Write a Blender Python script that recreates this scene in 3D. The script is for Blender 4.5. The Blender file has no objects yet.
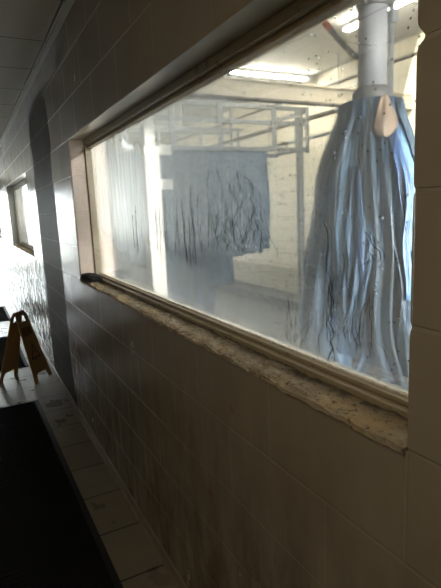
import bpy, bmesh, math, random
from mathutils import Vector, Matrix, noise
random.seed(7)
S = bpy.context.scene
C = S.collection

# ------------------------------------------------------------------ helpers
def new_obj(name, bm, mat=None, parent=None, smooth=False):
    me = bpy.data.meshes.new(name)
    bmesh.ops.recalc_face_normals(bm, faces=bm.faces)
    bm.to_mesh(me); bm.free()
    if smooth:
        for p in me.polygons: p.use_smooth = True
    o = bpy.data.objects.new(name, me); C.objects.link(o)
    if mat: me.materials.append(mat)
    if parent: o.parent = parent
    return o
def tag(o, label=None, cat=None, group=None, kind=None):
    if label: o['label'] = label
    if cat: o['category'] = cat
    if group: o['group'] = group
    if kind: o['kind'] = kind
    return o
def empty(name, loc=(0,0,0), rz=0, **k):
    o = bpy.data.objects.new(name, None); C.objects.link(o)
    o.empty_display_size = .1
    o.location = loc; o.rotation_euler = (0,0,rz)
    return tag(o, **k)
def box(bm, x0, x1, y0, y1, z0, z1, bevel=0):
    vs = [bm.verts.new((x,y,z)) for x in (x0,x1) for y in (y0,y1) for z in (z0,z1)]
    fs = []
    for q in ((0,1,3,2),(4,6,7,5),(0,4,5,1),(2,3,7,6),(0,2,6,4),(1,5,7,3)):
        fs.append(bm.faces.new([vs[i] for i in q]))
    if bevel:
        es = list({e for f in fs for e in f.edges})
        bmesh.ops.bevel(bm, geom=es, offset=bevel, segments=2, affect='EDGES', profile=.5)
    return vs
def tube(bm, pts, r, n=12, cap=True):
    pts = [Vector(p) for p in pts]
    rs = r if isinstance(r, (list,tuple)) else [r]*len(pts)
    rings = []
    for i,p in enumerate(pts):
        t = (pts[min(i+1,len(pts)-1)]-pts[max(i-1,0)]).normalized()
        a = t.cross(Vector((0,0,1)) if abs(t.z) < .9 else Vector((0,1,0))).normalized()
        b = t.cross(a)
        rings.append([bm.verts.new(p+(a*math.cos(k*2*math.pi/n)+b*math.sin(k*2*math.pi/n))*rs[i]) for k in range(n)])
    for A,B in zip(rings, rings[1:]):
        for k in range(n): bm.faces.new((A[k],A[(k+1)%n],B[(k+1)%n],B[k]))
    if cap:
        bm.faces.new(rings[0]); bm.faces.new(rings[-1])
def prism(bm, poly, axis, a, b):
    """poly of 2-D points extruded along axis from a to b"""
    def P(p,t):
        return (t,p[0],p[1]) if axis=='x' else ((p[0],t,p[1]) if axis=='y' else (p[0],p[1],t))
    A = [bm.verts.new(P(p,a)) for p in poly]; B = [bm.verts.new(P(p,b)) for p in poly]
    bm.faces.new(A); bm.faces.new(B)
    n = len(poly)
    for i in range(n): bm.faces.new((A[i],A[(i+1)%n],B[(i+1)%n],B[i]))

# ------------------------------------------------------------------ materials
class NT:
    def __init__(s, name):
        s.m = bpy.data.materials.new(name); s.m.use_nodes = True
        s.t = s.m.node_tree; s.t.nodes.clear()
        s.out = s.t.nodes.new('ShaderNodeOutputMaterial')
        s.co = s.t.nodes.new('ShaderNodeTexCoord')
    def n(s, typ, inp=None, **props):
        nd = s.t.nodes.new('ShaderNode'+typ)
        for k,v in props.items(): setattr(nd, k, v)
        for k,v in (inp or {}).items(): s.set(nd.inputs[k], v)
        return nd
    def set(s, sock, v):
        if isinstance(v, bpy.types.NodeSocket): s.t.links.new(v, sock)
        else: sock.default_value = v
    def math(s, op, a, b=0.0, c=0.0, clamp=False):
        nd = s.n('Math', operation=op, use_clamp=clamp)
        s.set(nd.inputs[0], a); s.set(nd.inputs[1], b); s.set(nd.inputs[2], c)
        return nd.outputs[0]
    def mix(s, f, a, b):
        nd = s.n('Mix', data_type='RGBA')
        s.set(nd.inputs[0], f); s.set(nd.inputs[6], a if not isinstance(a, tuple) else (*a,1)); s.set(nd.inputs[7], b if not isinstance(b, tuple) else (*b,1))
        return nd.outputs[2]
    def mapr(s, v, a, b, c=0.0, d=1.0):
        nd = s.n('MapRange', clamp=True); s.set(nd.inputs[0], v)
        for i,q in enumerate((a,b,c,d)): nd.inputs[i+1].default_value = q
        return nd.outputs[0]
    def sep(s, v=None):
        nd = s.n('SeparateXYZ'); s.set(nd.inputs[0], v or s.co.outputs['Object']); return nd.outputs
    def comb(s, x=0.0, y=0.0, z=0.0):
        nd = s.n('CombineXYZ')
        for i,q in enumerate((x,y,z)): s.set(nd.inputs[i], q)
        return nd.outputs[0]
    def noise(s, vec, scale, detail=3, rough=.5, dist=0.0):
        return s.n('TexNoise', {'Vector':vec,'Scale':scale,'Detail':detail,'Roughness':rough,'Distortion':dist}).outputs[0]
    def scl(s, v, sc):
        nd = s.n('Mapping'); s.set(nd.inputs[0], v); nd.inputs['Scale'].default_value = sc; return nd.outputs[0]
    def bump(s, h, strength=.5, dist=.01, normal=None):
        nd = s.n('Bump', {'Height':h,'Strength':strength,'Distance':dist})
        if normal is not None: s.set(nd.inputs['Normal'], normal)
        return nd.outputs[0]
    def princ(s, col, rough=.5, metal=0.0, normal=None, spec=.5, **kw):
        nd = s.n('BsdfPrincipled')
        s.set(nd.inputs['Base Color'], col if not isinstance(col, tuple) else (*col,1))
        s.set(nd.inputs['Roughness'], rough); s.set(nd.inputs['Metallic'], metal)
        s.set(nd.inputs['Specular IOR Level'], spec)
        if normal is not None: s.set(nd.inputs['Normal'], normal)
        for k,v in kw.items(): s.set(nd.inputs[k.replace('_',' ')], v)
        s.t.links.new(nd.outputs[0], s.out.inputs[0])
        return nd
    def surf(s, sh): s.t.links.new(sh, s.out.inputs[0])

ROW = .206; Z0 = .045; BLK = .412
def corridor_wall_mat():
    s = NT('corridor_block_paint')
    x,y,z = s.sep()
    ob = s.co.outputs['Object']
    zz = s.math('SUBTRACT', z, Z0)
    br = s.n('TexBrick', {'Vector':s.comb(s.math('ADD', y, .098), zz, 0.0), 'Scale':1.0, 'Mortar Size':.0042, 'Mortar Smooth':.3, 'Brick Width':BLK, 'Row Height':ROW}, offset=.5)
    mort = br.outputs['Fac']
    # paint partly fills the upright joints
    n1 = s.noise(ob, 3.2, 5, .6); n2 = s.noise(ob, 28, 4, .6); n3 = s.noise(s.scl(ob,(1,1,.35)), 9, 5, .65)
    # filled-in dark painted panel
    ny = s.math('ADD', y, s.math('MULTIPLY', s.math('SUBTRACT', n2, .5), .05))
    inb = s.math('MULTIPLY', s.math('GREATER_THAN', ny, 3.67), s.math('LESS_THAN', ny, 4.65))
    inb = s.math('MULTIPLY', inb, s.math('LESS_THAN', z, 2.35))
    low = s.mapr(z, .25, 1.15, 1.25, 0)
    base = s.mix(n1, (.235,.205,.155), (.300,.262,.200))
    grime_shade = s.math('MULTIPLY', s.mapr(n3, .36, .62), s.math('MULTIPLY', low, .75))  # real dirt, deepened towards the floor as painted-in shade
    base = s.mix(grime_shade, base, (.125,.100,.068))
    scr = s.math('MULTIPLY', s.mapr(s.noise(s.scl(ob,(1,1.2,.9)), 14, 5, .6, .3), .61, .68), s.mapr(z, 1.0, 1.1, .07, 0))
    base = s.mix(scr, base, (.36,.32,.26))
    rust = s.math('MULTIPLY', s.mapr(s.noise(ob, 11, 3, .5), .70, .74), s.mapr(z, .9,1.0,.6,0))
    base = s.mix(rust, base, (.24,.10,.05))
    # peeling patches beyond the panel
    peel = s.math('MULTIPLY', s.mapr(s.noise(s.scl(ob,(1,.8,1)), 9, 6, .7), .50, .56), s.math('MULTIPLY', s.math('GREATER_THAN', y, 4.65), s.mapr(z,1.0,1.07,1,0)))
    base = s.mix(peel, base, (.50,.50,.50))
    base = s.mix(inb, base, (.115,.118,.122))
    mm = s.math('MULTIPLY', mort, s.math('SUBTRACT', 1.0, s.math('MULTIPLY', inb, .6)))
    base = s.mix(s.math('MULTIPLY', mm, s.mapr(y, 1.4, 3.6, .05, .7)), base, (.7,.67,.6))  # far joints coloured lighter, a painted grazing glint
    h = s.math('ADD', s.math('MULTIPLY', mm, -1.0), s.math('MULTIPLY', s.noise(ob, 150, 2, .5), .08))
    nb = s.bump(h, .6, .005)
    rough = s.math('ADD', s.mapr(n1, .1,.9,.23,.29), s.math('MULTIPLY', inb, .35))
    rough = s.math('ADD', rough, s.math('MULTIPLY', peel, .2))
    s.princ(base, rough, 0.0, nb, .5)
    return s.m
def bay_wall_mat(name, y_axis=True, c1=(.78,.73,.57), c2=(.85,.80,.65)):
    s = NT(name)
    x,y,z = s.sep(); ob = s.co.outputs['Object']
    br = s.n('TexBrick', {'Vector':s.comb(y if y_axis else x, s.math('SUBTRACT', z, .06), 0.0), 'Scale':1.0, 'Mortar Size':.007, 'Mortar Smooth':.3, 'Brick Width':.406, 'Row Height':.203}, offset=.5)
    n = s.noise(ob, 2, 5, .6)
    col = s.mix(n, c1, c2)
    col = s.mix(s.math('MULTIPLY', br.outputs['Fac'], .65), col, (.42,.38,.29))
    streak = s.mapr(s.noise(s.scl(ob,(1,4,.35)), 4, 5, .6), .52, .75, 0, .35)
    col = s.mix(streak, col, (.50,.45,.33))
    # darker painted band low on the wall
    col = s.mix(s.mapr(z, .40, .42, .62, 0), col, (.26,.25,.20))
    s.princ(col, .45, 0.0, s.bump(s.math('MULTIPLY', br.outputs['Fac'], -1.0), .6, .008), .4)
    return s.m
def simple(name, col, rough=.5, metal=0.0, nscale=8, var=.15, bumps=0.0, spec=.5, dirt=None, dthr=.58):
    s = NT(name); ob = s.co.outputs['Object']
    n = s.noise(ob, nscale, 5, .6)
    c = s.mix(n, tuple(q*(1-var) for q in col), tuple(min(1,q*(1+var)) for q in col))
    if dirt: c = s.mix(s.mapr(s.noise(ob, nscale*2.3, 6, .65), dthr, dthr+.1), c, dirt)
    nb = s.bump(s.noise(ob, nscale*6, 4, .6), bumps, .01) if bumps else None
    s.princ(c, rough, metal, nb, spec)
    return s.m
def emis(name, col, st):
    s = NT(name); e = s.n('Emission', {'Color':(*col,1),'Strength':st}); s.surf(e.outputs[0]); return s.m
def ceiling_mat():
    s = NT('ceiling_tiles'); x,y,z = s.sep(); ob = s.co.outputs['Object']
    br = s.n('TexBrick', {'Vector':s.comb(s.math('ADD', x, 1.27), s.math('SUBTRACT', y, .14), 0.0), 'Scale':1.0, 'Mortar Size':.006, 'Mortar Smooth':.1, 'Brick Width':1.22, 'Row Height':.61}, offset=0)
    n = s.noise(ob, 60, 4, .6)
    c = s.mix(n, (.56,.52,.45), (.64,.60,.52))
    c = s.mix(br.outputs['Fac'], c, (.06,.055,.05))
    h = s.math('ADD', s.math('MULTIPLY', br.outputs['Fac'], -1.0), s.math('MULTIPLY', n, .1))
    s.princ(c, .55, 0.0, s.bump(h, .7, .008), .3); return s.m
def floor_mat():
    s = NT('floor_tiles'); x,y,z = s.sep(); ob = s.co.outputs['Object']
    br = s.n('TexBrick', {'Vector':s.comb(s.math('ADD', x, 3.3-.012), s.math('ADD', y, .215+3.3), 0.0), 'Scale':1.0, 'Mortar Size':.006, 'Mortar Smooth':.1, 'Brick Width':.33, 'Row Height':.33}, offset=0)
    n = s.noise(ob, 5, 5, .6)
    c = s.mix(n, (.16,.138,.105), (.25,.22,.17))
    c = s.mix(br.outputs['Fac'], c, (.035,.03,.025))
    h = s.math('ADD', s.math('MULTIPLY', br.outputs['Fac'], -1.0), s.math('MULTIPLY', n, .12))
    s.princ(c, s.mapr(n,.1,.9,.24,.34), 0.0, s.bump(h, .6, .005), .5); return s.m
def sill_mat():
    s = NT('crumbled_sill'); ob = s.co.outputs['Object']
    n = s.noise(ob, 13, 6, .7); n2 = s.noise(ob, 60, 5, .7); n3 = s.noise(ob, 5, 4, .6)
    c = s.mix(s.mapr(n, .35,.65), (.27,.22,.145), (.46,.40,.30))
    c = s.mix(s.mapr(n3, .5,.7), c, (.50,.36,.19))
    c = s.mix(s.mapr(n2, .56,.64), c, (.13,.10,.07))
    x,y,z = s.sep()
    c = s.mix(s.math('MULTIPLY', s.mapr(x, .03,.065), s.mapr(n, .30,.52)), c, (.10,.08,.055))
    s.princ(c, .85, 0.0, s.bump(s.math('ADD', n, n2), .9, .01), .25); return s.m
def cloth_mat(name, a, b, foam=.35, streak=22, deep=None):
    s = NT(name); x,y,z = s.sep(); ob = s.co.outputs['Object']
    v = s.scl(ob, (1,1,.06))
    n = s.noise(v, streak, 5, .65)
    info = s.n('ObjectInfo')
    c = s.mix(s.mapr(s.math('ADD', n, s.math('MULTIPLY', s.math('SUBTRACT', info.outputs['Random'], .5), .5)), .33,.68), a, b)
    if deep: c = s.mix(s.mapr(s.noise(ob, 2.2, 3, .5), .45,.65), c, deep)
    f = s.mapr(s.noise(s.scl(ob,(1,1,.1)), streak*1.9, 6, .7), .57,.70, 0, foam)
    c = s.mix(f, c, (.72,.80,.90))
    s.princ(c, s.mapr(n,.3,.7,.28,.5), 0.0, s.bump(n, .7, .02), .5); return s.m
def glass_mat(name, HEAVY=.005):
    s = NT(name); x,y,z = s.sep(); ob = s.co.outputs['Object']
    tr = s.n('BsdfTransparent'); gl = s.n('BsdfGlossy', {'Roughness':.03})
    fr = s.n('Fresnel', {'IOR':1.45})
    m1 = s.n('MixShader', {0:s.math('MULTIPLY', fr.outputs[0], .8)}); s.t.links.new(tr.outputs[0], m1.inputs[1]); s.t.links.new(gl.outputs[0], m1.inputs[2])
    di = s.n('BsdfDiffuse', {'Color':(.60,.68,.76,1)}); tl = s.n('BsdfTranslucent', {'Color':(.74,.80,.86,1)})
    ma = s.n('MixShader', {0:.62}); s.t.links.new(di.outputs[0], ma.inputs[1]); s.t.links.new(tl.outputs[0], ma.inputs[2])
    # soap film: thicker towards the far end, ending in a ragged run-off line
    big = s.noise(s.scl(ob,(1,1,1)), 2.6, 4, .55)
    jag = s.math('ADD', z, s.math('MULTIPLY', s.noise(s.comb(0.0, s.math('MULTIPLY', y, 28.0), s.math('MULTIPLY', z, 2.0)), 1.0, 3, .6), .22))
    upper = s.mapr(jag, 1.42, 1.50)
    far = s.math('MULTIPLY', s.mapr(y, 1.1, 2.6, .02, .28), s.math('ADD', s.math('MULTIPLY', upper, .8), .2))
    fogc = s.n('VectorMath', operation='DISTANCE'); s.set(fogc.inputs[0], s.comb(0.0, s.math('MULTIPLY', y, .62), z)); s.set(fogc.inputs[1], s.comb(0.0, 2.42*.62, 1.50))
    patch = s.mapr(fogc.outputs['Value'], .03, .34, .55, 0)
    foot = s.mapr(z, 1.30, 1.10, 0, .09)
    film = s.math('ADD', s.math('ADD', s.math('MULTIPLY', s.mapr(big,.3,.7), .05), HEAVY), s.math('ADD', far, s.math('ADD', foot, patch)))
    beads = s.n('TexVoronoi', {'Vector':s.comb(0.0, s.math('MULTIPLY', y, 75.0), s.math('MULTIPLY', z, 75.0)), 'Scale':1.0}, feature='F1')
    rnd = s.sep(beads.outputs['Color'])
    bm0 = s.mapr(beads.outputs['Distance'], .15, .22, 1, 0)
    bmask = s.math('MULTIPLY', bm0, s.math('GREATER_THAN', rnd[0], .925))
    wmask = s.math('MULTIPLY', bm0, s.math('LESS_THAN', rnd[0], .035))
    film = s.math('MULTIPLY', film, s.mapr(s.noise(s.comb(0.0, s.math('MULTIPLY', y, 34.0), s.math('MULTIPLY', z, 3.0)), 1.0, 4, .6), .3,.7,.65,1.25), 0.0, True)
    film = s.math('MAXIMUM', film, s.math('MULTIPLY', wmask, .40))
    m2 = s.n('MixShader', {0:film}); s.t.links.new(m1.outputs[0], m2.inputs[1]); s.t.links.new(ma.outputs[0], m2.inputs[2])
    dk = s.n('BsdfDiffuse', {'Color':(.05,.06,.07,1)})
    m3 = s.n('MixShader', {0:s.math('MULTIPLY', bmask, .7)}); s.t.links.new(m2.outputs[0], m3.inputs[1]); s.t.links.new(dk.outputs[0], m3.inputs[2])
    s.surf(m3.outputs[0]); return s.m
def plain_glass():
    s = NT('clear_glass'); tr = s.n('BsdfTransparent', {'Color':(.97,.99,.98,1)}); gl = s.n('BsdfGlossy', {'Roughness':.02})
    m = s.n('MixShader', {0:s.math('MULTIPLY', s.n('Fresnel', {'IOR':1.3}).outputs[0], .8)}); s.t.links.new(tr.outputs[0], m.inputs[1]); s.t.links.new(gl.outputs[0], m.inputs[2]); s.surf(m.outputs[0]); return s.m

M = dict(
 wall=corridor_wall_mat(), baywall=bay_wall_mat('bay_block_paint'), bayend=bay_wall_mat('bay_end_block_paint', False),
 ceil=ceiling_mat(), floor=floor_mat(), sill=sill_mat(),
 bayceil=simple('bay_ceiling_paint', (.74,.73,.68), .6, nscale=1.5, var=.08),
 bayfloor=simple('wet_bay_concrete', (.075,.078,.072), .6, nscale=2, var=.3, bumps=.15),
 ground=simple('outside_concrete', (.62,.61,.57), .8, nscale=1.2, var=.08),
 rawblock=simple('bare_block', (.78,.67,.60), .85, nscale=14, var=.2, bumps=.5),
 frame=simple('tan_window_frame', (.30,.25,.16), .42, .0, nscale=12, var=.15, dirt=(.12,.09,.06), dthr=.60),
 mat=simple('black_rubber', (.007,.007,.008), .9, nscale=60, var=.3, bumps=.2, spec=.12),
 matedge=simple('black_rubber_edge', (.010,.010,.011), .6, nscale=30, var=.2, spec=.25),
 sign=simple('dull_yellow_plastic', (.50,.32,.14), .5, nscale=9, var=.12, dirt=(.30,.18,.07), dthr=.6),
 signdark=simple('sign_dark_print', (.10,.07,.04), .6, nscale=9, var=.1),
 black=simple('black_sponge', (.012,.012,.012), .9, nscale=40, var=.3, bumps=.5),
 galv=simple('galvanised_steel', (.30,.32,.34), .45, .35, nscale=14, var=.15),
 steel=simple('dark_rusty_steel', (.17,.15,.13), .6, .3, nscale=12, var=.3),
 beam=simple('cream_beam_paint', (.76,.68,.54), .5, nscale=5, var=.10, dirt=(.45,.33,.2), dthr=.63),
 white=simple('white_paint', (.90,.90,.87), .4, nscale=6, var=.05),
 tube=simple('white_plastic_tube', (.50,.51,.54), .4, nscale=7, var=.06),
 collar=simple('grey_collar', (.22,.22,.22), .5, .2, nscale=25, var=.2, dirt=(.7,.72,.72), dthr=.6),
 orange=simple('orange_hose', (.80,.22,.09), .45, nscale=20, var=.1),
 greyhose=simple('grey_hose', (.24,.22,.21), .5, nscale=20, var=.1),
 housing=simple('light_housing', (.72,.72,.70), .5, nscale=5, var=.04),
 lamp=emis('fluorescent_glow', (1.0,.93,.77), 150),
 cloth=cloth_mat('blue_wash_cloth', (.04,.07,.105), (.10,.16,.235), .25, 20),
 cloth2=cloth_mat('grey_blue_curtain_cloth', (.05,.095,.15), (.085,.155,.24), .10, 14),
 cloth3=cloth_mat('deep_blue_cloth', (.03,.07,.17), (.08,.16,.33), .12, 14),
 bright=cloth_mat('bright_blue_cloth', (.05,.12,.23), (.15,.28,.44), .4, 26),
 tan=cloth_mat('tan_cloth', (.50,.36,.26), (.72,.58,.46), .25, 16),
 glass=glass_mat('soapy_glass'), clear=plain_glass(), glare_glass=glass_mat('soapy_glare_glass', .10),
 base=simple('cove_tile', (.21,.18,.135), .35, nscale=8, var=.2),
)

# ------------------------------------------------------------------ corridor shell
LX, CZ, YB, YE = -1.75, 2.48, -2.2, 15.0      # left wall, ceiling, back, far end
def st(name, bm, mat): return tag(new_obj(name, bm, mat), kind='structure')
bm = bmesh.new(); box(bm, LX-.2, .0, YB-.2, YE+.2, -.15, 0); st('floor', bm, M['floor'])
bm = bmesh.new(); box(bm, LX-.2, .0, YB-.2, YE+.2, CZ, CZ+.1); st('ceiling', bm, M['ceil'])
bm = bmesh.new(); box(bm, LX-.2, LX, YB-.2, YE+.2, 0, CZ); st('wall_left', bm, simple('left_wall_cream_paint', (.36,.31,.24), .5, nscale=2, var=.06))
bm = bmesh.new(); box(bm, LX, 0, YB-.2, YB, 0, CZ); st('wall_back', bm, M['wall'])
# dividing wall between corridor and wash bay, three openings
WT = .203; SILL, HEAD = Z0+ROW*5, Z0+ROW*9    # 1.075, 1.899
OPEN = [(.52,3.03),(5.25,7.69),(9.9,12.4)]
bm = bmesh.new()
prev = YB-.2
box(bm, 0, WT, prev, YE+.2, -.15, SILL)
box(bm, 0, WT, prev, YE+.2, HEAD, 3.4)
def edge_profile(y, sgn, z0, z1, big=True):
    pts = []; n = 300
    for i in range(n+1):
        z = z0+(z1-z0)*i/n
        k = (z-Z0)/ROW; d = abs(k-round(k))*ROW
        j = .0035*math.exp(-(d/.006)**2)
        if big: j += .011*math.exp(-abs((z-(1.697))/.011)**2)
        j += .0025*max(0, noise.noise(Vector((z*30, y, 0))))
        pts.append((y-sgn*j, z))
    return pts
for i,(a,b) in enumerate(OPEN+[(YE+.2,0)]):
    left = prev
    if i == 0:
        poly = [(left,SILL),(left,HEAD)] + list(reversed(edge_profile(a, 1, SILL, HEAD)))
        prism(bm, poly, 'x', 0, WT)
    else:
        box(bm, 0, WT, left, a, SILL, HEAD)
    prev = b
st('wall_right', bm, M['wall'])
# bare block facing of the far jamb of window 1 (unpainted blocks in the reveal)
bm = bmesh.new()
for k in range(4):
    box(bm, .0015, WT+.004, 3.012, 3.034, SILL+k*ROW+.003, SILL+(k+1)*ROW-.003, .003)
box(bm, .004, WT+.001, 3.016, 3.0335, SILL, HEAD)
st('trim_2', bm, M['rawblock'])
bm = bmesh.new()
for (a,b) in OPEN[1:]: box(bm, .0015, WT+.004, b-.012, b+.004, SILL+.001, HEAD-.001, .003)
st('trim_3', bm, M['housing'])
# far end wall of the corridor with a glazed door
bm = bmesh.new()
box(bm, LX, -1.58, YE, YE+.2, 0, CZ); box(bm, -.07, 0, YE, YE+.2, 0, CZ); box(bm, -1.58, -.07, YE, YE+.2, 2.2, CZ)
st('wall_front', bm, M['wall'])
d = empty('door_1', (-.825, YE+.1, 0), kind='structure')
bm = bmesh.new()
box(bm, -.755,-.70,-.03,.03,0,2.2,.004); box(bm,.70,.755,-.03,.03,0,2.2,.004); box(bm,-.70,.70,-.03,.03,2.1,2.2,.004); box(bm,-.70,.70,-.03,.03,0,.08,.004); box(bm,-.03,.03,-.03,.03,.08,2.1,.004)
new_obj('door_frame', bm, M['frame'], d)
bm = bmesh.new(); box(bm,-.70,.70,-.004,.004,.08,2.1); new_obj('glass', bm, M['clear'], d)
bm = bmesh.new(); tube(bm, [(-.1,-.07,.9),(-.1,-.07,1.3)], .012); tube(bm, [(-.1,-.07,.92),(-.06,-.03,.92)], .008); tube(bm, [(-.1,-.07,1.28),(-.06,-.03,1.28)], .008)
new_obj('door_handle', bm, M['galv'], d)
# cove tile baseboard
bm = bmesh.new()
y = YB
while y < YE:
    y1 = min(y+.328, YE)
    prism(bm, [(-.0005,0),(-.016,0),(-.011,.006),(-.008,.016),(-.007,.05),(-.0005,.055)], 'y', y, y1-.003); y = y1
st('baseboard_right', bm, M['base'])
bm = bmesh.new(); box(bm, LX, LX+.008, YB, YE, 0, .055); st('baseboard_left', bm, M['base'])
# ceiling edge angle
bm = bmesh.new()
for i in range(90):
    y0 = YB+i*(YE-YB)/90; y1 = YB+(i+1)*(YE-YB)/90
    w = .034+.006*noise.noise(Vector((y0*3,0,0))) + (.012 if 3.55<y0<3.8 else 0)
    box(bm, -w, -.0005, y0, y1, CZ-.007-.002*noise.noise(Vector((y0*4,5,0))), CZ+.001)
st('trim_4', bm, simple('edge_angle_paint', (.40,.37,.32), .5, nscale=20, var=.25, bumps=.4))

# crumbling sill of window 1
def sill(name, a, b, xa=-.007, xb=.084, seed=0):
    bm = bmesh.new(); nx, ny = 16, int((b-a)/.008)
    top = []
    for i in range(nx+1):
        row = []
        for j in range(ny+1):
            u = i/nx; x = xa+(xb-xa)*u; y = a+(b-a)*j/ny
            h = .010*noise.noise(Vector((x*26,y*14,seed)))+.006*noise.noise(Vector((x*80,y*60,seed)))+.003*noise.noise(Vector((x*200,y*180,seed)))
            e = noise.noise(Vector((0,y*16,seed+3)))*.008+noise.noise(Vector((0,y*60,seed+3)))*.004
            if i == 0: x += max(-.003, e*.8)
            if i <= 1: h -= .004
            for jy in (1.02, 1.46):      # cracked joints
                h -= .012*math.exp(-((y-jy-.25*x)/.007)**2)
            row.append(bm.verts.new((x, y, SILL+.006+h*.8)))
        top.append(row)
    for i in range(nx):
        for j in range(ny): bm.faces.new((top[i][j],top[i+1][j],top[i+1][j+1],top[i][j+1]))
    lo = []
    for j in range(ny+1):
        v = top[0][j].co
        lo.append(bm.verts.new((v.x-.0005, v.y, SILL-.006-.010*abs(noise.noise(Vector((7,v.y*18,seed)))))))
    for j in range(ny): bm.faces.new((top[0][j],top[0][j+1],lo[j+1],lo[j]))
    back = [bm.verts.new((.001, v.co.y, v.co.z)) for v in lo]
    for j in range(ny): bm.faces.new((lo[j],lo[j+1],back[j+1],back[j]))
    o = new_obj(name, bm, M['sill'], smooth=False); return tag(o, kind='structure')
sill('trim_1', .521, 3.012)
sill('trim_5', OPEN[1][0]+.001, OPEN[1][1]-.02, seed=4)

# windows
FX = .110
def window(idx, a, b, glass, fm='frame'):
    w = empty('window_%d' % idx, (FX, (a+b)/2, SILL), kind='structure')
    L = (b-a)/2; H = HEAD-SILL
    bm = bmesh.new()
    # stepped bottom rail, head rail and stiles
    box(bm, -.030,.026,-L,L,0,.019,.002); box(bm, -.012,.026,-L+.001,L-.001,.0195,.030,.002)
    box(bm, -.024,.026,-L,L,H-.030,H,.003); box(bm, -.008,.026,-L+.001,L-.001,H-.046,H-.0305,.003)
    for s_,e in ((-1,-L),(1,L-.040)):
        box(bm, -.024,.026, e, e+.022, .0305, H-.0465,.003)
    new_obj('window_frame', bm, M[fm], w)
    bm = bmesh.new(); box(bm, .008,.013,-L+.004,L-.030,.028,H-.044)
    g = new_obj('glass', bm, glass, w)
    g.data.materials.append(M['clear'])      # the soap film sits on the wash-bay face only
    for p in g.data.polygons: p.material_index = 0 if p.normal.x > .5 else 1
    # keep the soap pattern in room coordinates: pane built at origin of the opening
    me = g.data
    for v in me.vertices: v.co += Vector((FX,(a+b)/2,SILL))
    g.matrix_parent_inverse = Matrix.Translation((-FX,-(a+b)/2,-SILL))
    # dried soap scum bead along the foot of the pane
    bm = bmesh.new(); n = 260; pts = []; rr = []
    for i in range(n+1):
        y = -L+.02+(2*L-.04)*i/n
        pts.append((.006, y, .031+.002*noise.noise(Vector((y*40,0,0))))); rr.append(.003+.0035*abs(noise.noise(Vector((y*50,3,0)))))
    tube(bm, pts, rr, 6); new_obj('scum_line', bm, simple('soap_scum', (.72,.68,.58), .9, nscale=60, var=.3, dirt=(.25,.2,.14), dthr=.55), w)
    return w
w1 = window(1, *OPEN[0], M['glass'])
RT = random.Random(21)
bm = bmesh.new()
def track(y, z, zend, w, wander, depth=0, straight=.6):
    pts = [(y,z,w)]; d = RT.uniform(-1,1)
    while z > zend:
        st_ = RT.uniform(.006,.016)
        if RT.random() > straight: d = RT.uniform(-1,1)*wander
        else: d *= .35
        y += d*st_; z -= st_*(.55+.45*RT.random())
        pts.append((y,z,w*RT.uniform(.55,1.35)))
        if depth < 2 and RT.random() < .10: track(y, z, max(zend, z-RT.uniform(.03,.12)), w*.75, wander*1.4, depth+1, straight)
    L_ = [bm.verts.new((FX+.00795, p[0]-p[2]/2, p[1])) for p in pts]; R_ = [bm.verts.new((FX+.00795, p[0]+p[2]/2, p[1])) for p in pts]
    for i in range(len(pts)-1): bm.faces.new((L_[i],R_[i],R_[i+1],L_[i+1]))
for k in range(11): track(RT.uniform(1.14,1.50), RT.uniform(1.47,1.60), RT.uniform(1.345,1.38), .0026, 2.4, 0, .45)
for k in range(10): track(RT.uniform(1.12,1.46), RT.uniform(1.43,1.48), RT.uniform(1.345,1.37), .0022, 2.6, 0, .45)
for k in range(20): track(RT.uniform(1.42,1.98), RT.uniform(1.42,1.56), RT.uniform(1.27,1.36), .0026, .5, 1, .7)
for k in range(6): track(RT.uniform(2.0,2.3), RT.uniform(1.38,1.50), RT.uniform(1.28,1.34), .004, .4, 1, .8)
track(.868,1.43,1.12,.0030,.9,0); track(.85,1.30,1.13,.002,1.2); track(.742,1.415,1.365,.0024,1.6,0); track(.735,1.40,1.35,.0022,1.6,0)
for k in range(5): track(RT.uniform(.88,1.02), RT.uniform(1.19,1.25), RT.uniform(1.125,1.14), .0016, 1.3)
for k in range(4): track(RT.uniform(.70,.86), RT.uniform(1.25,1.40), RT.uniform(1.15,1.22), .0015, 1.0)
r_ = bmesh.ops.extrude_face_region(bm, geom=bm.faces[:])
for v in [g for g in r_['geom'] if isinstance(g, bmesh.types.BMVert)]: v.co.x -= .0004
tk = NT('runoff_track'); tt = tk.n('BsdfTransparent'); td = tk.n('BsdfDiffuse', {'Color':(.045,.055,.065,1)}); tm = tk.n('MixShader', {0:.5})
tk.t.links.new(tt.outputs[0], tm.inputs[1]); tk.t.links.new(td.outputs[0], tm.inputs[2]); tk.surf(tm.outputs[0])
o = new_obj('runoff_tracks', bm, tk.m, w1); o['kind'] = 'stuff'; o.matrix_parent_inverse = Matrix.Translation((-FX,-(OPEN[0][0]+OPEN[0][1])/2,-SILL))
window(2, *OPEN[1], M['glare_glass'], 'housing'); window(3, *OPEN[2], M['glare_glass'], 'housing')  # extra white film puts the far-window glare into these soapy panes

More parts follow.
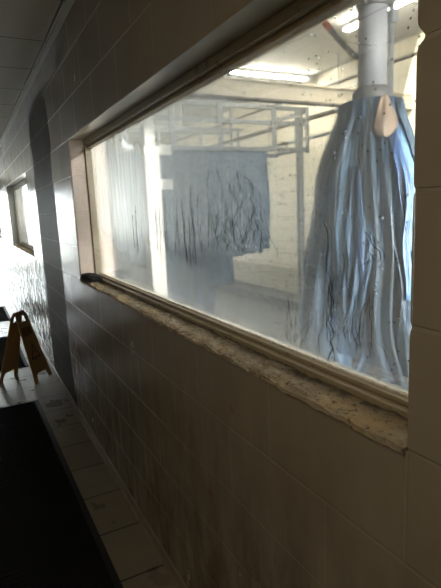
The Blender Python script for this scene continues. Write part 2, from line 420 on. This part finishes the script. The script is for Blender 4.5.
# ------------------------------------------------------------------ wash bay shell
BX, BZ, BY0, BY1 = 4.2, 3.30, -1.6, 13.0
bm = bmesh.new(); box(bm, WT, BX+.2, BY0, BY1, -.15, 0); st('floor_bay', bm, M['bayfloor'])
bm = bmesh.new(); box(bm, WT, BX+.2, BY0, BY1, BZ, BZ+.1)
st('ceiling_bay', bm, M['bayceil'])
bm = bmesh.new(); box(bm, BX, BX+.2, BY0, BY1, 0, BZ); st('wall_bay', bm, M['baywall'])
bm = bmesh.new(); box(bm, 2.75, BX, BY1-.2, BY1, 0, BZ); box(bm, WT, 2.75, BY1-.2, BY1, 2.95, BZ); st('wall_bay_end', bm, M['bayend'])
bm = bmesh.new(); box(bm, 2.6, BX, BY0, BY0+.2, 0, BZ); box(bm, WT, 2.6, BY0, BY0+.2, 3.0, BZ); st('wall_bay_entry_shade', bm, M['bayend'])  # unseen wall, opening narrowed so it keeps the sun off the curtain
bm = bmesh.new(); box(bm, BX-.03, BX-.0005, BY0, BY1-.21, 3.085, 3.115,.004); st('trim_6', bm, M['steel'])
bm = bmesh.new(); box(bm, -30, 30, -30, 50, -.35, -.16); st('ground', bm, M['ground'])

# ------------------------------------------------------------------ corridor things
def mat_thing(x0, x1, y0, y1, label, g=None):
    o = empty('floor_mat', ((x0+x1)/2,(y0+y1)/2,0), label=label, cat='mat', group=g)
    hx, hy = (x1-x0)/2, (y1-y0)/2
    bm = bmesh.new(); box(bm, -hx+.03,hx-.03,-hy+.03,hy-.03,.0005,.011)
    k = -hy+.05
    while k < hy-.05: box(bm, -hx+.04,hx-.04,k,k+.009,.0112,.0135); k += .03
    new_obj('pile', bm, M['mat'], o)
    bm = bmesh.new()
    for (a,b,c,d_) in ((-hx,hx,-hy,-hy+.03),(-hx,hx,hy-.03,hy),(-hx,-hx+.03,-hy+.03,hy-.03),(hx-.03,hx,-hy+.03,hy-.03)): box(bm,a,b,c,d_,.0005,.008,.002)
    new_obj('rubber_border', bm, M['matedge'], o)
    return o
m = mat_thing(-1.35,-.20,-1.2,4.03,'long black rubber floor mat filling the dark near corner of the corridor floor')
m.rotation_euler.z = math.radians(.6)
mat_thing(-1.30,-.19,5.05,6.52,'black floor mat lying just behind the yellow folding wet floor sign')
mat_thing(-1.27,-.15,7.55,8.80,'farthest black floor mat, on the shiny tiles near the distant light')

# folding wet floor sign
U = Vector((.60,.80,0)).normalized(); sg = empty('wet_floor_sign', (-.255,4.66,0), math.atan2(U.y,U.x), label='dull yellow folding wet floor sign with handle hole and warning triangle standing by the wall', cat='sign')
def sign_panel(side):
    Ht, sp = .63, .165
    def P(u, t, off=0):   # u across, t 0..1 up the panel
        y = side*(sp*(1-t)+.012); n = Vector((0, side*Ht, sp)).normalized()
        return Vector((u, y, Ht*t)) + n*off
    hw = lambda t: .145-.062*t
    cols = [-1,-.45,.45,1]
    bm = bmesh.new()
    th = .006
    # outline with feet notch, slightly rounded top, and a handle hole: built from a cell grid
    ts = [0,.06,.12,.30,.60,.80,.86,.94,1.0]; us = [-1,-.62,-.5,0,.5,.62,1]
    def cell(iu,it):
        if ts[it] < .12 and -.62 <= us[iu] and us[iu+1] <= .62: return False
        if .86 <= ts[it] < .94 and us[iu] >= -.5 and us[iu+1] <= .5: return False
        return True
    vs = {}
    def V(iu,it,s_):
        if (iu,it,s_) not in vs:
            t = ts[it]; w = hw(t)
            u = us[iu]*w
            if it == len(ts)-1 and iu in (0,len(us)-1): u *= .72
            if 1 <= iu <= len(us)-2 and ts[it] <= .12 and it == 2 and iu in (1,5): u *= .8
            vs[(iu,it,s_)] = bm.verts.new(P(u, t, th/2*s_))
        return vs[(iu,it,s_)]
    nu, nt = len(us)-1, len(ts)-1
    on = {(i,j) for i in range(nu) for j in range(nt) if cell(i,j)}
    for (i,j) in on:
        for s_ in (1,-1): bm.faces.new([V(i,j,s_),V(i+1,j,s_),V(i+1,j+1,s_),V(i,j+1,s_)])
        for (di,dj,e) in ((-1,0,((i,j),(i,j+1))),(1,0,((i+1,j),(i+1,j+1))),(0,-1,((i,j),(i+1,j))),(0,1,((i,j+1),(i+1,j+1)))):
            if (i+di,j+dj) not in on:
                (a,b),(c,d_) = e
                bm.faces.new([V(a,b,1),V(c,d_,1),V(c,d_,-1),V(a,b,-1)])
    p = new_obj('panel', bm, M['sign'], sg)
    # warning triangle outline with an exclamation bar
    bm = bmesh.new()
    def tri(s): return [(-.072*s,.36-.02*s+.02),(.072*s,.36-.02*s+.02),(0,.36+.17*s+.02)]
    A = [bm.verts.new(P(u,t-.02+.0,th/2+.0012)) for u,t in ((-.075,.34),(.075,.34),(0,.56))]
    B = [bm.verts.new(P(u,t-.02+.0,th/2+.0012)) for u,t in ((-.050,.365),(.050,.365),(0,.515))]
    for i in range(3): bm.faces.new((A[i],A[(i+1)%3],B[(i+1)%3],B[i]))
    for (u0,u1,t0,t1) in ((-.005,.005,.405,.455),(-.005,.005,.378,.392)):
        bm.faces.new([bm.verts.new(P(u,t-.02,th/2+.0012)) for u,t in ((u0,t0),(u1,t0),(u1,t1),(u0,t1))])
    r = bmesh.ops.extrude_face_region(bm, geom=bm.faces[:])
    n = Vector((0, side*Ht, sp)).normalized()
    for v in [g for g in r['geom'] if isinstance(g, bmesh.types.BMVert)]: v.co += n*.0008
    new_obj('warning_triangle', bm, M['signdark'], p)
    bm = bmesh.new()
    fs = bm.faces.new([bm.verts.new(P(u,t,th/2+.0012)) for u,t in ((-.075,.66),(.075,.66),(.07,.78),(-.07,.78))])
    r = bmesh.ops.extrude_face_region(bm, geom=bm.faces[:])
    for v in [g for g in r['geom'] if isinstance(g, bmesh.types.BMVert)]: v.co += n*.0008
    new_obj('dark_label', bm, simple('sign_worn_label', (.27,.17,.08), .6, nscale=30, var=.3), p)
sign_panel(-1); sign_panel(1)
bm = bmesh.new(); tube(bm, [(-.075,0,.625),(.075,0,.625)], .011, 10); new_obj('hinge', bm, M['sign'], sg)

# black sponge lump in the far sill corner
bm = bmesh.new()
bmesh.ops.create_icosphere(bm, subdivisions=4, radius=1)
for v in bm.verts:
    q = v.co.copy(); p = Vector([math.copysign(abs(c)**.55, c) for c in q]); k = 1+.22*noise.noise(q*2.6)+.08*noise.noise(q*8)
    v.co = Vector((p.x*.045*k, p.y*.10*k, p.z*.020*k))
o = new_obj('sponge', bm, M['black'], smooth=True); o.location = (.036, 2.89, SILL+.027)
tag(o, 'small lumpy black sponge jammed in the far corner of the window sill', 'sponge')

# ------------------------------------------------------------------ wash bay things
def ribbon(bm, path, wdir, width, amp, ph, nfold=2.0, nu=9, thick=.004, wtop=1.0):
    """a hanging cloth strip: path = centre points; wdir = across; folded in and out of plane"""
    n = len(path); grid = []
    for i,p in enumerate(path):
        p = Vector(p); t = (Vector(path[min(i+1,n-1)])-Vector(path[max(i-1,0)])).normalized()
        w = Vector(wdir).normalized(); nn = w.cross(t).normalized()
        f = i/(n-1); ww = width*(wtop+(1-wtop)*min(1,f*2.5)); row = []
        for j in range(nu):
            u = j/(nu-1)-.5
            d = amp*math.sin((u*nfold*2*math.pi)+ph+f*2.2)*(.5+.5*f) + amp*.7*noise.noise(Vector((u*3+ph*5, f*4, ph)))
            row.append(p + w*(u*ww) + nn*d)
        grid.append(row)
    F = [[bm.verts.new(q) for q in r] for r in grid]
    for i in range(n-1):
        for j in range(nu-1): bm.faces.new((F[i][j],F[i][j+1],F[i+1][j+1],F[i+1][j]))
def solidify(o, t=.004):
    md = o.modifiers.new('thickness','SOLIDIFY'); md.thickness = t; md.offset = 0
    for p in o.data.polygons: p.use_smooth = True

# upright rotating brush close behind the glass
bx, by = 1.295, 1.93
br = empty('wrap_brush', (bx,by,-.045), label='tall upright brush of wet blue cloth strips on a white tube close behind the glass', cat='car wash brush')
bm = bmesh.new(); tube(bm, [(0,0,.046),(0,0,1.99)], .06, 20); new_obj('core', bm, M['steel'], br)
bm = bmesh.new(); tube(bm, [(0,0,2.06),(0,0,2.44)], .070, 28); new_obj('tube', bm, M['tube'], br, True)
bm = bmesh.new(); tube(bm, [(0,0,1.985),(0,0,1.995),(0,0,2.05),(0,0,2.075)], [.074,.096,.096,.078], 28)
for k in range(10):
    a = k*math.pi/5; tube(bm, [(.082*math.cos(a),.082*math.sin(a),2.02),(.088*math.cos(a),.088*math.sin(a),2.02)], .007, 8)
new_obj('collar', bm, M['collar'], br, True)
bm = bmesh.new(); tube(bm, [(.074*.9,-.058,2.0),(.074*.9,-.058,2.6)], .012, 10)
box(bm, .045,.085,-.085,-.045,2.36,2.42,.006); new_obj('side_pipe', bm, M['galv'], br)
bm = bmesh.new(); tube(bm, [(0,0,2.44),(0,0,2.46)], .078, 28); tube(bm, [(0,0,2.46),(0,0,3.344)], .064, 28)
for s_ in (-1,1): box(bm, s_*.07-.008, s_*.07+.008, -.03,.03,2.44,3.34,.003)
new_obj('drive_shaft', bm, M['collar'], br, True)
bm = bmesh.new(); tube(bm, [(0,0,1.955),(0,0,1.985)], .125, 28); new_obj('hub_plate', bm, M['steel'], br)
def rad(f):  # f 0 top .. 1 bottom
    z = f*1.62
    pts = [(0,.13),(.06,.14),(.16,.175),(.35,.235),(.6,.275),(1.0,.325),(1.62,.35)]
    for (a,ra),(b,rb) in zip(pts,pts[1:]):
        if z <= b: return ra+(rb-ra)*(z-a)/(b-a)
    return .38
RS = random.Random(3)
for k in range(54):
    a = k*2*math.pi/27+RS.uniform(-.06,.06); lay = 1 if k < 27 else .82
    tw = RS.uniform(-.45,.45); L = RS.uniform(.93,1.0); path = []; kk = RS.uniform(.88,1.08)*lay; dr = RS.uniform(0,50)
    for i in range(23):
        f = i/22; r = rad(f*L)*(kk if f > .1 else kk**(f*10)); aa = a+tw*f+.30*f*noise.noise(Vector((dr,f*3.5,0))); r *= 1+.10*min(1,f*4)*noise.noise(Vector((dr,7,f*4)))
        path.append((r*math.cos(aa), r*math.sin(aa), 1.985-1.62*f*L + (.012 if lay==1 else 0)))
    bm = bmesh.new(); ribbon(bm, path, (-math.sin(a+tw*.5), math.cos(a+tw*.5), 0), RS.uniform(.10,.15), RS.uniform(.014,.040), RS.uniform(0,6), RS.uniform(.8,2.6), 11, wtop=.5)
    o = new_obj('cloth_strip', bm, M['cloth'], br); solidify(o)
# loose brighter strips hanging askew over the bundle
for k in range(30):
    a = k*2*math.pi/30+RS.uniform(-.1,.1); tw = RS.choice((-1,1))*RS.uniform(.15,.75); L = RS.uniform(.55,1.0); path = []; f0 = RS.uniform(0,.22); dr = RS.uniform(0,50)
    for i in range(25):
        f = f0+(1-f0)*i/24*L; r = rad(f)*(1.06+.07*noise.noise(Vector((dr,1,f*6)))); aa = a+tw*(f-f0)+.35*f*noise.noise(Vector((dr,f*5,0)))
        path.append((r*math.cos(aa), r*math.sin(aa), 1.985-1.60*f))
    bm = bmesh.new(); ribbon(bm, path, (-math.sin(a+tw*.4), math.cos(a+tw*.4), .25*math.copysign(1,tw)), RS.uniform(.03,.07), RS.uniform(.010,.022), RS.uniform(0,6), RS.uniform(.6,1.4), 7, wtop=.7)
    o = new_obj('cloth_strip', bm, M['bright'] if k%3 else M['cloth3'], br); solidify(o); o['label'] = 'brighter wet blue cloth strip' if k%3 else 'dark navy cloth strip'
# tan cloth lying over the shoulder, facing the corridor
va = math.atan2(-by, -.592-bx)
a = va+.36; path = []
for i in range(15):
    f = i/14; r = (rad(f*.15)+.028+.02*math.sin(f*3)); path.append((r*math.cos(a-.12*f), r*math.sin(a-.12*f), 2.01-.20*f))
bm = bmesh.new()
g_ = []
for i,p in enumerate(path):
    f = i/14; hw_ = .014+.056*f**.8 if f < .72 else .058-.042*((f-.72)/.28)**2
    g_.append([bm.verts.new(Vector(p)+Vector((-math.sin(a),math.cos(a),0))*(u*hw_+.012*f)+Vector((math.cos(a),math.sin(a),0))*(-.03*u*u*f+.006*math.sin(u*5+f*4))) for u in [q/5-1 for q in range(11)]])
for i in range(14):
    for j in range(10): bm.faces.new((g_[i][j],g_[i][j+1],g_[i+1][j+1],g_[i+1][j]))
o = new_obj('tan_cloth', bm, M['tan'], br); solidify(o); o['label'] = 'tan coloured cloth flap at the top of the blue brush'
# stiff cloth flaps standing up round the hub
for k in range(12):
    a = k*math.pi/6+.2
    bm = bmesh.new(); ribbon(bm, [(.14*math.cos(a)*(1+.03*i), .14*math.sin(a)*(1+.03*i), 2.005-.03*i) for i in range(6)], (-math.sin(a),math.cos(a),0), .075, .004, k, 1, 6)
    o = new_obj('collar_flap', bm, M['cloth3'] if k%3 else M['cloth2'], br); solidify(o, .006)

# hose from the ceiling to the brush tube
h = empty('air_hose', (1.30,2.55,2.35), label='hose with an orange end slanting down to the white brush tube', cat='hose')
P0 = HOSE0 = None
def hose_pts(a, b, sag, n=14):
    a, b = Vector(a), Vector(b)
    return [a.lerp(b, i/n)+Vector((0,0,-sag*math.sin(math.pi*i/n))) for i in range(n+1)]
HA = (1.25,2.292,2.498); HM = (1.25,2.19,2.375); HB = (1.245,1.99,2.185)
rel = lambda p: tuple(Vector(p)-Vector((1.30,2.55,2.35)))
bm = bmesh.new(); tube(bm, hose_pts(rel(HA), rel(HM), .004), .018, 10); new_obj('orange_sleeve', bm, M['orange'], h, True)
bm = bmesh.new(); tube(bm, hose_pts(rel(HM), rel(HB), .006), .015, 10); new_obj('grey_sleeve', bm, M['greyhose'], h, True)
bm = bmesh.new(); tube(bm, [rel(HA), rel((1.25,2.33,2.60)), rel((1.25,2.36,3.30))], .006, 8); new_obj('hanger', bm, M['galv'], h)

# hanging curtain frame with cloths
FY = 5.0
fr = empty('curtain_frame', (2.05,FY,0), label='galvanised steel frame across the bay carrying the wide grey-blue cloth curtain', cat='frame')
def fbox(name, x0,x1,y0,y1,z0,z1, mat='galv', par=None, bev=.003):
    bm = bmesh.new(); box(bm,x0,x1,y0,y1,z0,z1,bev); return new_obj(name, bm, M[mat], par)
for z in (2.10, 2.40, 2.57): fbox('rail', -1.15,1.19,-.02,.02,z,z+.045,par=fr)
for z in (2.10, 2.52): fbox('rail', -1.15,1.19,.62,.66,z,z+.045,par=fr)
for x in (-1.15,-.62,-.05,.66): fbox('upright', x,x+.06,-.045,-.0205,2.10,2.615,par=fr)
for x in (-1.15,-.05,.66,1.15): fbox('cross_rail', x,x+.04,.021,.619,2.12,2.16,par=fr)
for x in (-1.10,1.15): fbox('cross_rail', x,x+.04,.021,.619,2.55,2.59,par=fr)
fbox('end_plate', .99,1.11,-.03,-.0205,2.10,2.60,par=fr)
fbox('upright', 1.15,1.19,-.045,-.0205,2.08,2.615,par=fr)
fbox('post', 1.06,1.13,-.01,.05,0,2.099,par=fr)
fbox('post', -1.15,-1.08,.62,.68,0,2.099,par=fr)
for x in (-.7,.3): 
    bm = bmesh.new(); tube(bm, [(x,.3,2.17),(x,.3,3.30)], .018, 10); new_obj('hanger_rod', bm, M['galv'], fr)
fbox('motor', -.75,-.45,.12,.42,2.60,2.82,'collar',fr,.03)
RC = random.Random(11)
cur = empty('cloth_curtain', (2.05,FY,2.10), label='wide grey-blue curtain of hanging cloth strips below the steel frame', cat='cloth curtain')
for row,(dy,mt) in enumerate(((.0,'cloth2'),(.16,'cloth2'),(.32,'cloth2'),(.48,'cloth3'))):
    x = -.72
    while x < .50:
        w = RC.uniform(.10,.15); L = RC.uniform(1.12,1.20)
        if x < .05 and row in (0,3): L = RC.uniform(1.45,1.85)
        path = [(x+w/2+.01*math.sin(i*.5+x*9), dy+RC.uniform(-.004,.004), .0-L*i/14) for i in range(15)]
        bm = bmesh.new(); ribbon(bm, path, (1,0,0), w*1.25, RC.uniform(.008,.018), RC.uniform(0,6), RC.uniform(.7,1.6), 8)
        o = new_obj('cloth_strip', bm, M[mt], cur); solidify(o); x += w*.92
# low deep-blue brush behind the curtain
lb = empty('rocker_brush', (1.72,5.45,0), label='low dark blue brush bundle below the hanging curtain, left of the pale wall', cat='car wash brush')
bm = bmesh.new(); tube(bm, [(0,0,0),(0,0,1.15)], .05, 14); new_obj('core', bm, M['steel'], lb)
for k in range(22):
    a = k*2*math.pi/22; path = []
    for i in range(12):
        f = i/11; r = .06+.24*min(1,f*1.6)**.7; path.append((r*math.cos(a+f*.3), r*math.sin(a+f*.3), 1.12-1.0*f+.05*math.sin(a*3)*f))
    bm = bmesh.new(); ribbon(bm, path, (-math.sin(a),math.cos(a),0), .12, .02, k*1.3, 1.4, 8, wtop=.4); o = new_obj('cloth_strip', bm, M['cloth3'], lb); solidify(o)

# second cloth curtain further down the bay
c2 = empty('cloth_curtain', (2.2,8.2,2.45), label='second blue-grey cloth curtain farther along the bay, seen left of the white post', cat='cloth curtain')
for row in (0,1):
    x = -1.3
    while x < .95:
        w = RC.uniform(.14,.2); L = RC.uniform(1.7,1.95)
        path = [(x+w/2, row*.2, -L*i/12) for i in range(13)]
        bm = bmesh.new(); ribbon(bm, path, (1,0,0), w*1.25, RC.uniform(.01,.02), RC.uniform(0,6), 1.2, 7); o = new_obj('cloth_strip', bm, M['cloth2'], c2); solidify(o); x += w*.95
f2 = empty('curtain_frame', (2.2,8.2,0), label='farther steel frame high across the bay behind the first frame', cat='frame')
for z in (2.45,2.85): fbox('rail', -1.5,1.998,-.02,.02,z,z+.05,par=f2); fbox('rail', -1.5,1.998,.4,.44,z,z+.05,par=f2)
for x in (-1.5,-.6,.3,1.1,1.86): fbox('upright', x,x+.05,-.045,-.0205,2.45,2.90,par=f2)
fbox('post', -1.5,-1.44,-.02,.04,0,2.449,par=f2)
for x in (-1.0,.8):
    bm = bmesh.new(); tube(bm, [(x,0,2.9),(x,0,3.3)], .02, 8); new_obj('hanger_rod', bm, M['galv'], f2)

# cream cross beam with rusty lower flange
b_ = empty('cross_beam', (2.2,4.30,2.49), label='cream painted beam with dark lower edge spanning the bay above the frame', cat='beam')
bm = bmesh.new(); box(bm, -1.99,1.995,-.02,.02,.022,.17,.003); new_obj('web', bm, M['beam'], b_)
bm = bmesh.new(); box(bm, -1.99,1.995,-.045,.045,.0,.0215,.002); new_obj('lower_flange', bm, M['steel'], b_)
bm = bmesh.new(); box(bm, -1.99,1.995,-.045,.045,.1705,.185,.002); new_obj('upper_flange', bm, M['beam'], b_)
# pipes running down the bay
def pipe(x, z, y0, y1, r, label, mat='galv', name='pipe'):
    o = empty(name, (x,(y0+y1)/2,z), label=label, cat='pipe'); h_ = (y1-y0)/2
    bm = bmesh.new(); tube(bm, [(0,-h_,0),(0,h_,0)], r, 12); new_obj('pipe_run', bm, M[mat], o, True)
    y = -h_+.4
    while y < h_:
        bm = bmesh.new(); tube(bm, [(0,y,0),(0,y+.04,0)], r*1.4, 12); tube(bm, [(0,y+.02,0),(0,y+.02,BZ-z)], .006, 6); new_obj('clamp', bm, M['galv'], o); y += 1.6
    return o
pipe(3.75, 2.62, 4.6, 12.7, .03, 'upper grey pipe running down the bay near the block wall', 'steel')
lower_pipe = pipe(3.75, 2.36, 4.6, 12.7, .022, 'lower grey pipe running down the bay near the block wall', 'galv')
pipe(.95, 2.78, 4.6, 12.7, .03, 'grey pipe running down the bay above the left end of the frames', 'galv')
bm = bmesh.new()
for (a,b,c,d_) in ((-.10,.10,-.085,-.07),(-.10,.10,.01,.0215),(-.10,-.085,-.07,.01),(.085,.10,-.07,.01)): box(bm, a,b,-.01,.01,c-.025,d_-.025)
box(bm, -.006,.006,-.0101,.0101,-.004,.0)
jb = new_obj('bracket_loop', bm, M['steel'], lower_pipe); jb.location = (-.13, 6.10-8.65, -.015)
bm = bmesh.new(); box(bm, -.12,.0,-.012,.012,-.012,.012); jc = new_obj('bracket_arm', bm, M['steel'], lower_pipe); jc.location = (-.01, 6.10-8.65, -.0)
# white post with side brackets
wp = empty('post', (1.125,4.80,0), label='bright white square post with two side brackets left of the hanging curtain', cat='post')
fbox('lower_column', -.08,.08,-.08,.08,0,2.10,'white',wp,.008)
fbox('upper_column', -.055,.055,-.055,.055,2.101,3.295,'white',wp,.006)
for z in (2.02,1.68): fbox('bracket', .0805,.22,-.06,.0,z,z+.10,'white',wp,.004)
fbox('base_plate', -.12,.12,-.12,.12,0,.015,'galv',wp,.002)
w0 = wp.children

# concrete curb by the far wall
bm = bmesh.new(); box(bm, 3.4,3.52,2.5,12.7,.001,.12,.01); o = new_obj('guide_rail', bm, M['bayfloor']); tag(o, 'low grey concrete guide curb along the bay floor in front of the far block wall', 'curb')

# fluorescent lights
def fluor(x, y, rz, L, label, g='fluorescent ceiling lights in the bay'):
    o = empty('ceiling_light', (x,y,BZ), rz, label=label, cat='ceiling light', group=g)
    bm = bmesh.new(); prism(bm, [(-.06,0),(.06,0),(.045,-.035),(-.045,-.035)], 'x', -L/2, L/2); new_obj('housing', bm, M['housing'], o)
    for s_ in (-1,1):
        bm = bmesh.new(); tube(bm, [(-L/2+.05,s_*.028,-.052),(L/2-.05,s_*.028,-.052)], .015, 10); new_obj('lamp_tube', bm, M['lamp'], o, True)
    for s_ in (-1,1):
        bm = bmesh.new(); box(bm, s_*(L/2-.03)-.018, s_*(L/2-.03)+.018, -.05,.05,-.07,-.0355,.004); new_obj('lamp_holder', bm, M['housing'], o)
fluor(3.33,6.05,0,1.5,'ceiling light mounted crosswise above the cream beam')
fluor(3.20,3.70,math.pi/2,1.2,'ceiling light running lengthwise beside the white brush tube')
fluor(2.0,8.9,math.pi/2,1.4,'ceiling light glimpsed between the frames deep in the bay')
fluor(1.55,6.6,0,1.2,'ceiling light glimpsed above the left half of the curtain frame')

# warm fill lights added out of view, shaped as corridor ceiling panels
def panel(x, y, st_, label):
    o = empty('fill_light_panel', (x,y,CZ), label=label, cat='ceiling light')
    bm = bmesh.new(); 
    for q in ((-.30,.30,-.30,-.27),(-.30,.30,.27,.30),(-.30,-.27,-.27,.27),(.27,.30,-.27,.27)): box(bm, *q, -.012, -.0005)
    new_obj('frame', bm, M['housing'], o)
    bm = bmesh.new(); box(bm, -.27,.27,-.27,.27,-.008,-.002); new_obj('diffuser', bm, emis('fill_glow', (1,.86,.64), st_), o)
panel(-1.2,-1.3,5,'square fill light panel added unseen in the corridor behind the viewpoint')
panel(-1.4,.15,5,'square fill light panel added unseen in the corridor to the left of the viewpoint')
# ------------------------------------------------------------------ light
w = bpy.data.worlds.new('World'); S.world = w; w.use_nodes = True
nt = w.node_tree; bg = nt.nodes['Background']; bg.inputs[0].default_value = (.93,.97,1.0,1); bg.inputs[1].default_value = 11.0
sun = bpy.data.lights.new('sun','SUN'); sun.energy = 5; sun.angle = math.radians(1.5); sun.color = (1,.95,.86)
so = bpy.data.objects.new('sun', sun); C.objects.link(so); so.rotation_euler = Vector((-.216,1,-.12)).to_track_quat('-Z','Y').to_euler()

# ------------------------------------------------------------------ camera
f, yaw, pitch, roll = 488.17, math.radians(27.068), math.radians(10.039), math.radians(-2.521)
F = Vector((math.sin(yaw)*math.cos(pitch), math.cos(yaw)*math.cos(pitch), -math.sin(pitch)))
R = Vector((math.cos(yaw), -math.sin(yaw), 0)); Uv = R.cross(F)
c, s = math.cos(roll), math.sin(roll)
R2 = c*R+s*Uv; U2 = -s*R+c*Uv
cam = bpy.data.cameras.new('Camera'); co = bpy.data.objects.new('Camera', cam); C.objects.link(co)
mw = Matrix((R2, U2, -F)).transposed().to_4x4(); mw.translation = Vector((-.592,0,1.475))
co.matrix_world = mw
cam.sensor_fit = 'VERTICAL'; cam.sensor_height = 24; cam.lens = f/588*24; cam.clip_start = .02
S.camera = co
S.view_settings.view_transform = 'Standard'; S.view_settings.look = 'None'; S.view_settings.gamma = 1
S.view_settings.use_curve_mapping = False
S.view_settings.exposure = 0.95
S.cycles.max_bounces = 12; S.cycles.diffuse_bounces = 6; S.cycles.transparent_max_bounces = 16
